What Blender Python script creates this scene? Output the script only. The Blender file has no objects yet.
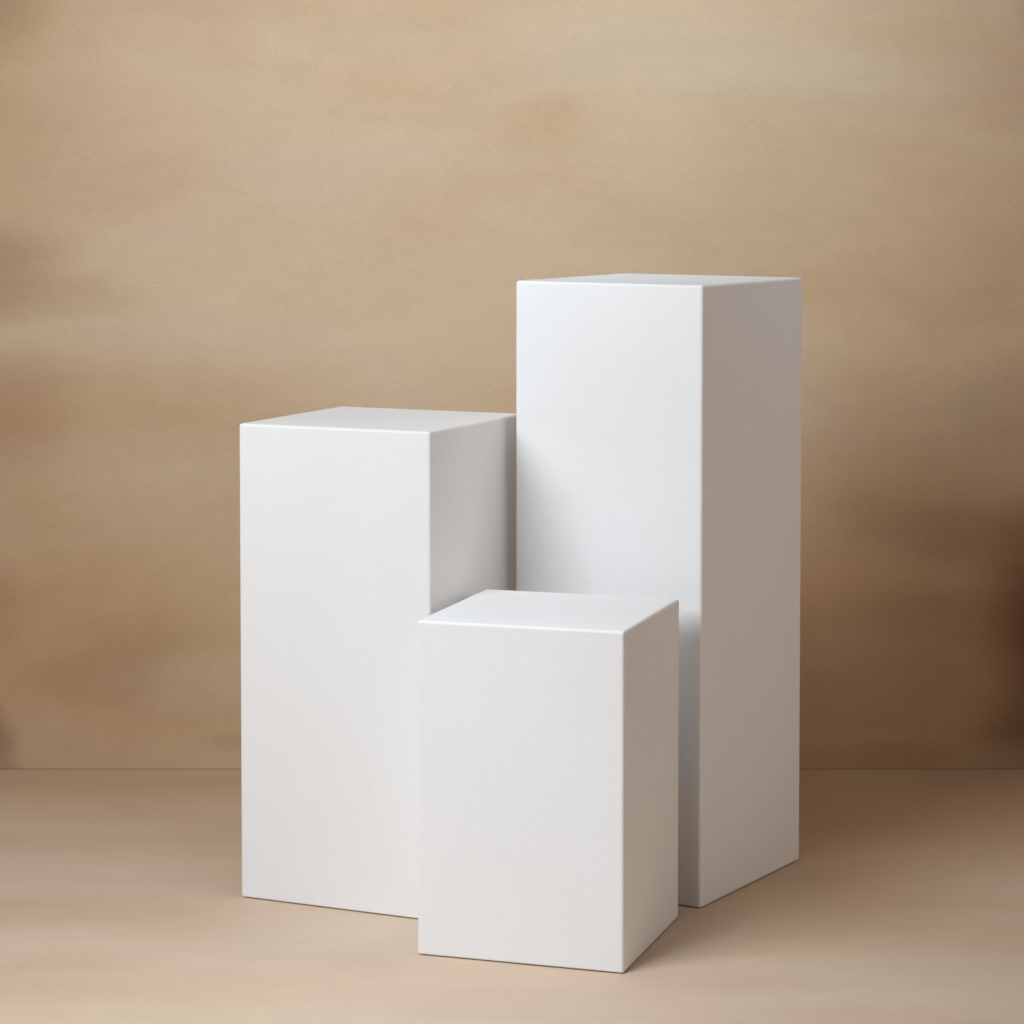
# Three white display plinths on a beige studio floor before a hand-mottled beige wall.
import bpy, bmesh, math
from mathutils import Vector

S = bpy.context.scene
COL = S.collection
R = math.radians


# ------------------------------------------------------------------ node helper
class Nodes:
    def __init__(self, name):
        self.m = bpy.data.materials.new(name)
        self.m.use_nodes = True
        self.t = self.m.node_tree
        self.bsdf = next(n for n in self.t.nodes if n.type == 'BSDF_PRINCIPLED')
        self.co = self.add('ShaderNodeTexCoord').outputs['Object']

    def add(self, kind, **kw):
        n = self.t.nodes.new(kind)
        for k, v in kw.items():
            setattr(n, k, v)
        return n

    def link(self, a, b):
        self.t.links.new(a, b)

    def mapped(self, scale=(1, 1, 1), loc=(0, 0, 0), rot=(0, 0, 0), src=None):
        n = self.add('ShaderNodeMapping')
        n.inputs['Scale'].default_value = scale
        n.inputs['Location'].default_value = loc
        n.inputs['Rotation'].default_value = rot
        self.link(src or self.co, n.inputs['Vector'])
        return n.outputs['Vector']

    def noise(self, vec, scale, detail=3.0, rough=0.5, dist=0.0):
        n = self.add('ShaderNodeTexNoise')
        n.inputs['Scale'].default_value = scale
        n.inputs['Detail'].default_value = detail
        n.inputs['Roughness'].default_value = rough
        n.inputs['Distortion'].default_value = dist
        self.link(vec, n.inputs['Vector'])
        return n.outputs[0]

    def ramp(self, fac, lo, hi, a=0.0, b=1.0):
        n = self.add('ShaderNodeMapRange', interpolation_type='SMOOTHSTEP')
        self.link(fac, n.inputs['Value'])
        n.inputs['From Min'].default_value = lo
        n.inputs['From Max'].default_value = hi
        n.inputs['To Min'].default_value = a
        n.inputs['To Max'].default_value = b
        return n.outputs['Result']

    def math(self, op, a, b):
        n = self.add('ShaderNodeMath', operation=op)
        for i, v in enumerate((a, b)):
            if isinstance(v, (int, float)):
                n.inputs[i].default_value = v
            else:
                self.link(v, n.inputs[i])
        return n.outputs[0]

    def mix(self, fac, a, b, blend='MIX'):
        n = self.add('ShaderNodeMix', data_type='RGBA', blend_type=blend)
        for sock, v in ((n.inputs[0], fac), (n.inputs[6], a), (n.inputs[7], b)):
            if isinstance(v, (int, float)):
                sock.default_value = v
            elif isinstance(v, tuple):
                sock.default_value = (*v, 1)
            else:
                self.link(v, sock)
        return n.outputs[2]

    def scale_colour(self, col, val):
        # multiply a colour by a scalar field
        n = self.add('ShaderNodeVectorMath', operation='SCALE')
        self.link(col, n.inputs[0])
        self.link(val, n.inputs['Scale'])
        return n.outputs[0]

    def finish(self, colour, rough, height=None, bump=0.1, dist=0.001):
        self.link(colour, self.bsdf.inputs['Base Color'])
        if isinstance(rough, (int, float)):
            self.bsdf.inputs['Roughness'].default_value = rough
        else:
            self.link(rough, self.bsdf.inputs['Roughness'])
        if height is not None:
            n = self.add('ShaderNodeBump')
            n.inputs['Strength'].default_value = bump
            n.inputs['Distance'].default_value = dist
            self.link(height, n.inputs['Height'])
            self.link(n.outputs[0], self.bsdf.inputs['Normal'])
        return self.m


# ------------------------------------------------------------------ materials
def plinth_material():
    k = Nodes('white_emulsion_paint')
    grain = k.noise(k.co, 520, 2.0, 0.6)
    stipple = k.noise(k.co, 230, 3.0, 0.65)
    patch = k.noise(k.mapped((1.0, 1.0, 0.55)), 7.0, 3.0, 0.5)
    val = k.math('ADD', k.ramp(grain, 0.2, 0.8, -0.032, 0.032), k.ramp(patch, 0.3, 0.7, 0.990, 1.008))
    col = k.scale_colour(k.mix(patch, (0.858, 0.859, 0.855), (0.856, 0.858, 0.861)), val)
    k.bsdf.inputs['Specular IOR Level'].default_value = 0.22
    return k.finish(col, k.ramp(patch, 0.3, 0.7, 0.66, 0.76), stipple, 0.12, 0.0006)


def blotch(k, centre, size, vec, lo=0.25, hi=1.0):
    # one soft patch, for pigment and painted shade, with a broken outline: 1 inside, 0 outside
    v = k.mapped((1 / size[0], 1 / size[1], 1), (-centre[0] / size[0], -centre[1] / size[1], 0), src=vec)
    n = k.add('ShaderNodeVectorMath', operation='LENGTH')
    k.link(v, n.inputs[0])
    return k.ramp(n.outputs['Value'], lo, hi, 1.0, 0.0)


WALL_LIGHT = (0.550, 0.398, 0.249)
WALL_TAN = (0.470, 0.288, 0.157)
WALL_PINK = (0.525, 0.382, 0.255)
WALL_OLIVE = (0.490, 0.344, 0.196)
WALL_UMBER = (0.145, 0.053, 0.013)


def wall_material():
    k = Nodes('mottled_painted_wall')
    # flat (x, z) coordinates with a slight wobble so that brushed and painted-shade patches have broken edges
    sep = k.add('ShaderNodeSeparateXYZ'); k.link(k.co, sep.inputs[0])
    flat = k.add('ShaderNodeCombineXYZ')
    k.link(sep.outputs[0], flat.inputs[0]); k.link(sep.outputs[2], flat.inputs[1])
    flat = flat.outputs[0]
    nz = k.add('ShaderNodeTexNoise'); nz.inputs['Scale'].default_value = 3.2
    nz.inputs['Detail'].default_value = 2; nz.inputs['Roughness'].default_value = 0.45
    k.link(k.mapped((0.6, 1.6, 1), src=flat), nz.inputs['Vector'])
    sub = k.add('ShaderNodeVectorMath', operation='SUBTRACT')
    k.link(nz.outputs['Color'], sub.inputs[0]); sub.inputs[1].default_value = (0.5, 0.5, 0.5)
    scl = k.add('ShaderNodeVectorMath', operation='SCALE')
    k.link(sub.outputs[0], scl.inputs[0]); scl.inputs['Scale'].default_value = 0.22
    wob = k.add('ShaderNodeVectorMath', operation='ADD')
    k.link(flat, wob.inputs[0]); k.link(scl.outputs[0], wob.inputs[1])
    wob = wob.outputs[0]

    clouds = k.noise(k.mapped((0.8, 2.0, 1), (3.1, 1.7, 0), src=wob), 1.7, 2.5, 0.42, 0.0)
    hue = k.noise(k.mapped((0.9, 1.8, 1), (9.4, 5.2, 0), src=wob), 2.4, 2.5, 0.45, 0.0)
    streak = k.noise(k.mapped((0.6, 7.0, 1), (1.3, 0.2, 0), src=wob), 2.4, 2.5, 0.5, 0.0)
    col = k.mix(k.ramp(clouds, 0.12, 0.80), WALL_TAN, WALL_LIGHT)
    col = k.mix(k.ramp(hue, 0.52, 0.74, 0, 0.6), col, WALL_PINK)
    col = k.mix(k.ramp(hue, 0.46, 0.28, 0, 0.5), col, WALL_OLIVE)
    for c, s, a in TAN_WASH_AND_SHADE:
        f = blotch(k, c, s, wob, 0.2, 1.15)
        col = k.mix(k.math('MULTIPLY', f, a), col, WASH_SHADE_TAN)
    # umber edge blotches, plus shade darkening painted into the lower wall
    for c, s, a in BLOTCHES_AND_SHADE:
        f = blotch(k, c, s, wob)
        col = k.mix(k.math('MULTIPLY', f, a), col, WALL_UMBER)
    # pale dry-brush patches
    for c, s, a in PALE:
        f = blotch(k, c, s, wob, 0.0, 1.2)
        col = k.mix(k.math('MULTIPLY', f, a), col, (0.59, 0.478, 0.355))
    fine = k.noise(flat, 420, 2.0, 0.7)
    weave = k.noise(k.mapped((1.0, 4.0, 1), src=flat), 90, 2.0, 0.6)
    mid = k.noise(k.mapped((0.7, 1.2, 1), src=flat), 26, 4.0, 0.65)
    v = k.math('ADD', k.ramp(streak, 0.25, 0.75, 0.982, 1.015), k.ramp(fine, 0.2, 0.8, -0.095, 0.095))
    v = k.math('ADD', v, k.ramp(weave, 0.25, 0.75, -0.03, 0.03))
    v = k.math('ADD', v, k.ramp(mid, 0.3, 0.7, -0.022, 0.022))
    return k.finish(k.scale_colour(col, v), 0.85, k.math('ADD', fine, weave), 0.12, 0.001)


# (x, z) centre, (half width, half height), strength - metres on the wall
BLOTCHES_AND_SHADE = [  # edge blotches, and painted shade low on the wall
    ((-0.88, 1.30), (0.17, 0.15), 0.30),
    ((-0.90, 0.86), (0.24, 0.10), 0.22),
    ((-0.86, 0.62), (0.22, 0.16), 0.18),
    ((-0.90, 0.26), (0.12, 0.14), 0.15),
    ((-0.66, 0.17), (0.17, 0.07), 0.14),
    ((-0.40, 0.05), (0.12, 0.045), 0.14),
    ((-0.875, 0.07), (0.07, 0.11), 0.50),
    ((0.90, 1.26), (0.12, 0.18), 0.28),
    ((-0.76, 0.80), (0.20, 0.05), 0.16),
    ((-0.84, 0.86), (0.10, 0.10), 0.10),
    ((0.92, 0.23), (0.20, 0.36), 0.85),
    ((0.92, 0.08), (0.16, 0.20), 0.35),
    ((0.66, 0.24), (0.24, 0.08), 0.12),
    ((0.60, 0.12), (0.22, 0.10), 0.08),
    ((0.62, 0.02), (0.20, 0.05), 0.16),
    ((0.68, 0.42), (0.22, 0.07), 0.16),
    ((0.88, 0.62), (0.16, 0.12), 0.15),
]
PALE = [
    ((-0.54, 0.74), (0.38, 0.10), 0.34),
    ((-0.58, 0.51), (0.26, 0.07), 0.22),
    ((-0.24, 1.02), (0.28, 0.12), 0.22),
    ((0.50, 1.13), (0.34, 0.09), 0.32),
    ((-0.58, 1.10), (0.32, 0.20), 0.25),
    ((-0.62, 0.90), (0.20, 0.08), 0.25),
    ((-0.22, 0.66), (0.26, 0.10), 0.24),
    ((-0.50, 0.50), (0.20, 0.09), 0.16),
    ((-0.50, 0.14), (0.20, 0.05), 0.14),
    ((-0.76, 0.10), (0.05, 0.07), 0.12),
    ((0.75, 0.325), (0.16, 0.03), 0.12),
]


# tan washes, plus warm shade tone painted into the lower wall
TAN_WASH_AND_SHADE = [
    ((0.02, 1.07), (0.10, 0.05), 0.30),
    ((-0.80, 0.62), (0.14, 0.06), 0.25),
    ((0.66, 0.34), (0.42, 0.30), 0.62),
    ((0.60, 0.08), (0.40, 0.16), 0.35),
    ((-0.78, 0.20), (0.40, 0.22), 0.32),
    ((-0.86, 0.52), (0.16, 0.22), 0.25),
    ((-0.84, 1.24), (0.12, 0.16), 0.25),
]
FLOOR_SHADE_TINT = [  # warm tone of the shaded back and right floor, painted into the colour
    ((0.62, 4.32), (0.64, 0.52), 0.75),
    ((0.40, 3.70), (0.30, 0.28), 0.45),
    ((-0.70, 4.50), (0.64, 0.40), 0.62),
]
WASH_SHADE_TAN = (0.465, 0.256, 0.122)  # tan of the washes and of the painted wall shade


def floor_material():
    k = Nodes('matt_beige_floor')
    nz = k.noise(k.mapped((0.7, 1.6, 1)), 2.2, 2.5, 0.45, 0.0)
    hue = k.noise(k.mapped((0.8, 1.9, 1), (4.0, 2.0, 0)), 2.8, 2.5, 0.45, 0.0)
    streak = k.noise(k.mapped((0.8, 2.6, 1), (0.4, 7.0, 0)), 3.4, 3.0, 0.5, 0.0)
    col = k.mix(k.ramp(nz, 0.34, 0.66), FLOOR_A, FLOOR_B)
    col = k.mix(k.ramp(hue, 0.50, 0.72, 0, 0.45), col, FLOOR_PINK)
    col = k.mix(k.ramp(hue, 0.46, 0.30, 0, 0.4), col, FLOOR_OLIVE)
    for c, s, a in FLOOR_SHADE_TINT:
        f = blotch(k, c, s, k.mapped((1, 1, 0)), 0.2, 1.2)
        f = k.math('MULTIPLY', f, k.ramp(nz, 0.25, 0.65, 0.7, 1.1))
        col = k.mix(k.math('MULTIPLY', f, a), col, (0.540, 0.345, 0.185))
    fine = k.noise(k.co, 450, 2.0, 0.7)
    mid = k.noise(k.mapped((0.7, 1.3, 1)), 30, 4.0, 0.6)
    v = k.math('ADD', k.ramp(streak, 0.3, 0.7, 0.98, 1.015), k.ramp(fine, 0.2, 0.8, -0.065, 0.045))
    v = k.math('ADD', v, k.ramp(mid, 0.3, 0.7, -0.018, 0.018))
    return k.finish(k.scale_colour(col, v), 0.75, fine, 0.10, 0.0008)


FLOOR_A = (0.564, 0.421, 0.299)
FLOOR_B = (0.619, 0.489, 0.372)
FLOOR_PINK = (0.629, 0.474, 0.372)
FLOOR_OLIVE = (0.579, 0.464, 0.331)


# ------------------------------------------------------------------ geometry
def box_mesh(name, x0, x1, y0, y1, z0, z1, bevel, seg, mat, foot=None):
    bm = bmesh.new()
    bmesh.ops.create_cube(bm, size=1.0)
    for v in bm.verts:
        v.co = Vector((x1 if v.co.x > 0 else x0, y1 if v.co.y > 0 else y0, z1 if v.co.z > 0 else z0))
    if bevel:
        if foot is None:
            foot = bevel
        low = lambda e: all(abs(v.co.z - z0) < 1e-6 for v in e.verts)
        bmesh.ops.bevel(bm, geom=[e for e in bm.edges if not low(e)], offset=bevel, segments=seg,
                        profile=0.5, affect='EDGES')
        bmesh.ops.bevel(bm, geom=[e for e in bm.edges if low(e)], offset=foot, segments=2,
                        profile=0.5, affect='EDGES')
    bmesh.ops.recalc_face_normals(bm, faces=list(bm.faces))
    me = bpy.data.meshes.new(name)
    bm.to_mesh(me)
    bm.free()
    for p in me.polygons:
        p.use_smooth = bool(bevel)
    me.materials.append(mat)
    ob = bpy.data.objects.new(name, me)
    COL.objects.link(ob)
    if bevel:
        md = ob.modifiers.new('flat_faces', 'WEIGHTED_NORMAL')
        md.keep_sharp = True
    return ob


WALL_Y = 4.494
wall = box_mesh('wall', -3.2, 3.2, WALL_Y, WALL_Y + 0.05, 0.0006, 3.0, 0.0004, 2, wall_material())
wall['kind'] = 'structure'
wall['label'] = 'mottled beige and brown painted wall behind the three plinths'
floor = box_mesh('floor', -3.2, 3.2, -1.5, WALL_Y + 0.3, -0.05, 0.0, 0, 1, floor_material())
floor['kind'] = 'structure'
floor['label'] = 'matt beige floor under the three plinths'

PAINT = plinth_material()
PLINTHS = [  # near right corner (x, y), yaw, width, depth, height, label
    (-0.1081, 3.5777, -24.35, 0.2870, 0.2931, 0.6511,
     'mid-height white plinth at the left, its right side against the tallest plinth'),
    (0.2536, 3.6383, -31.71, 0.2904, 0.3060, 0.8413,
     'tallest white plinth, at the right behind the shortest one'),
    (0.1378, 3.3395, -18.02, 0.2693, 0.2694, 0.4274,
     'shortest white plinth standing in front of the two taller ones'),
]
for x, y, yaw, w, d, h, label in PLINTHS:
    ob = box_mesh('plinth', -w - 0.0018, 0.0007, -0.0007, d + 0.0013, 0, h, 0.0040, 5, PAINT, 0.0024)
    ob.location = (x, y, 0.001)
    ob.rotation_euler.z = R(yaw)
    ob['label'] = label
    ob['category'] = 'plinth'
    ob['group'] = 'white display plinths'


# ------------------------------------------------------------------ light
def area(name, loc, target, size, power, colour=(1, 1, 1), size_y=None, spread=180):
    l = bpy.data.lights.new(name, 'AREA')
    l.shape = 'RECTANGLE'
    l.size = size
    l.size_y = size_y or size
    l.energy = power
    l.color = colour
    l.spread = R(spread)
    o = bpy.data.objects.new(name, l)
    o.location = loc
    o.rotation_euler = (Vector(target) - Vector(loc)).to_track_quat('-Z', 'Y').to_euler()
    COL.objects.link(o)
    return o


def spot(name, loc, target, angle, blend, power, radius, colour=(1, 1, 1)):
    l = bpy.data.lights.new(name, 'SPOT')
    l.energy = power
    l.spot_size = R(angle)
    l.spot_blend = blend
    l.shadow_soft_size = radius
    l.color = colour
    o = bpy.data.objects.new(name, l)
    o.location = loc
    o.rotation_euler = (Vector(target) - Vector(loc)).to_track_quat('-Z', 'Y').to_euler()
    COL.objects.link(o)
    return o


KEY_AZ, KEY_EL, KEY_D = 47, 34, 2.3      # key softbox: to the left of and in front of the plinths
tx, ty, tz = 0.0, 3.6, 0.42
kx = tx - KEY_D * math.cos(R(KEY_EL)) * math.cos(R(KEY_AZ))
ky = ty - KEY_D * math.cos(R(KEY_EL)) * math.sin(R(KEY_AZ))
kz = tz + KEY_D * math.sin(R(KEY_EL))
area('key_softbox', (kx, ky, kz), (tx, ty, tz), 1.12, 42.4, (0.96, 1.0, 1.045))
area('front_fill', (-0.5, -0.3, 1.5), (0, 3.6, 0.5), 1.6, 0.6)
area('right_fill', (1.9, 2.2, 1.1), (0.2, 3.7, 0.5), 1.4, 3.3, (1.0, 0.72, 0.54))
area('added_side_fill', (2.0, 3.0, 0.9), (0.3, 3.7, 0.6), 0.8, 2.5, (1.0, 0.90, 0.84), spread=100)  # added lamp with no reflector board, lifts the shaded right sides
spot('background_spot', (0.15, 2.55, 2.25), (0.06, WALL_Y, 1.42), 61, 1.0, 118, 0.15, (0.835, 1.085, 1.33))
spot('added_floor_spot', (-0.65, 2.1, 2.5), (-0.12, 2.80, 0.0), 40, 1.0, 106, 0.2, (0.90, 1.06, 1.24))  # added lamp without a known source, brightens the front floor
area('added_overhead_fill', (-0.1, 3.2, 2.6), (-0.1, 3.4, 0.0), 0.8, 3.3, (0.97, 1.0, 1.04), spread=100)  # added lamp without a known source, lifts the plinth tops

world = bpy.data.worlds.new('World')
S.world = world
world.use_nodes = True
bg = world.node_tree.nodes['Background']
bg.inputs['Color'].default_value = (1.0, 0.86, 0.70, 1)
bg.inputs['Strength'].default_value = 0.012

# ------------------------------------------------------------------ camera
cam = bpy.data.cameras.new('camera')
cam.sensor_width = 36
cam.lens = 2731.03 / 1024 * 36
cam.shift_y = -201.96 / 1024
cam.clip_start = 0.05
cam.clip_end = 60
co = bpy.data.objects.new('camera', cam)
co.location = (0, 0, 1.0)
co.rotation_euler = (R(90 - 2.9999), 0, 0)
COL.objects.link(co)
S.camera = co

S.view_settings.view_transform = 'Standard'
S.view_settings.look = 'None'
S.view_settings.exposure = 0
S.view_settings.gamma = 1
S.view_settings.use_curve_mapping = False
S.cycles.max_bounces = 12
S.cycles.diffuse_bounces = 8
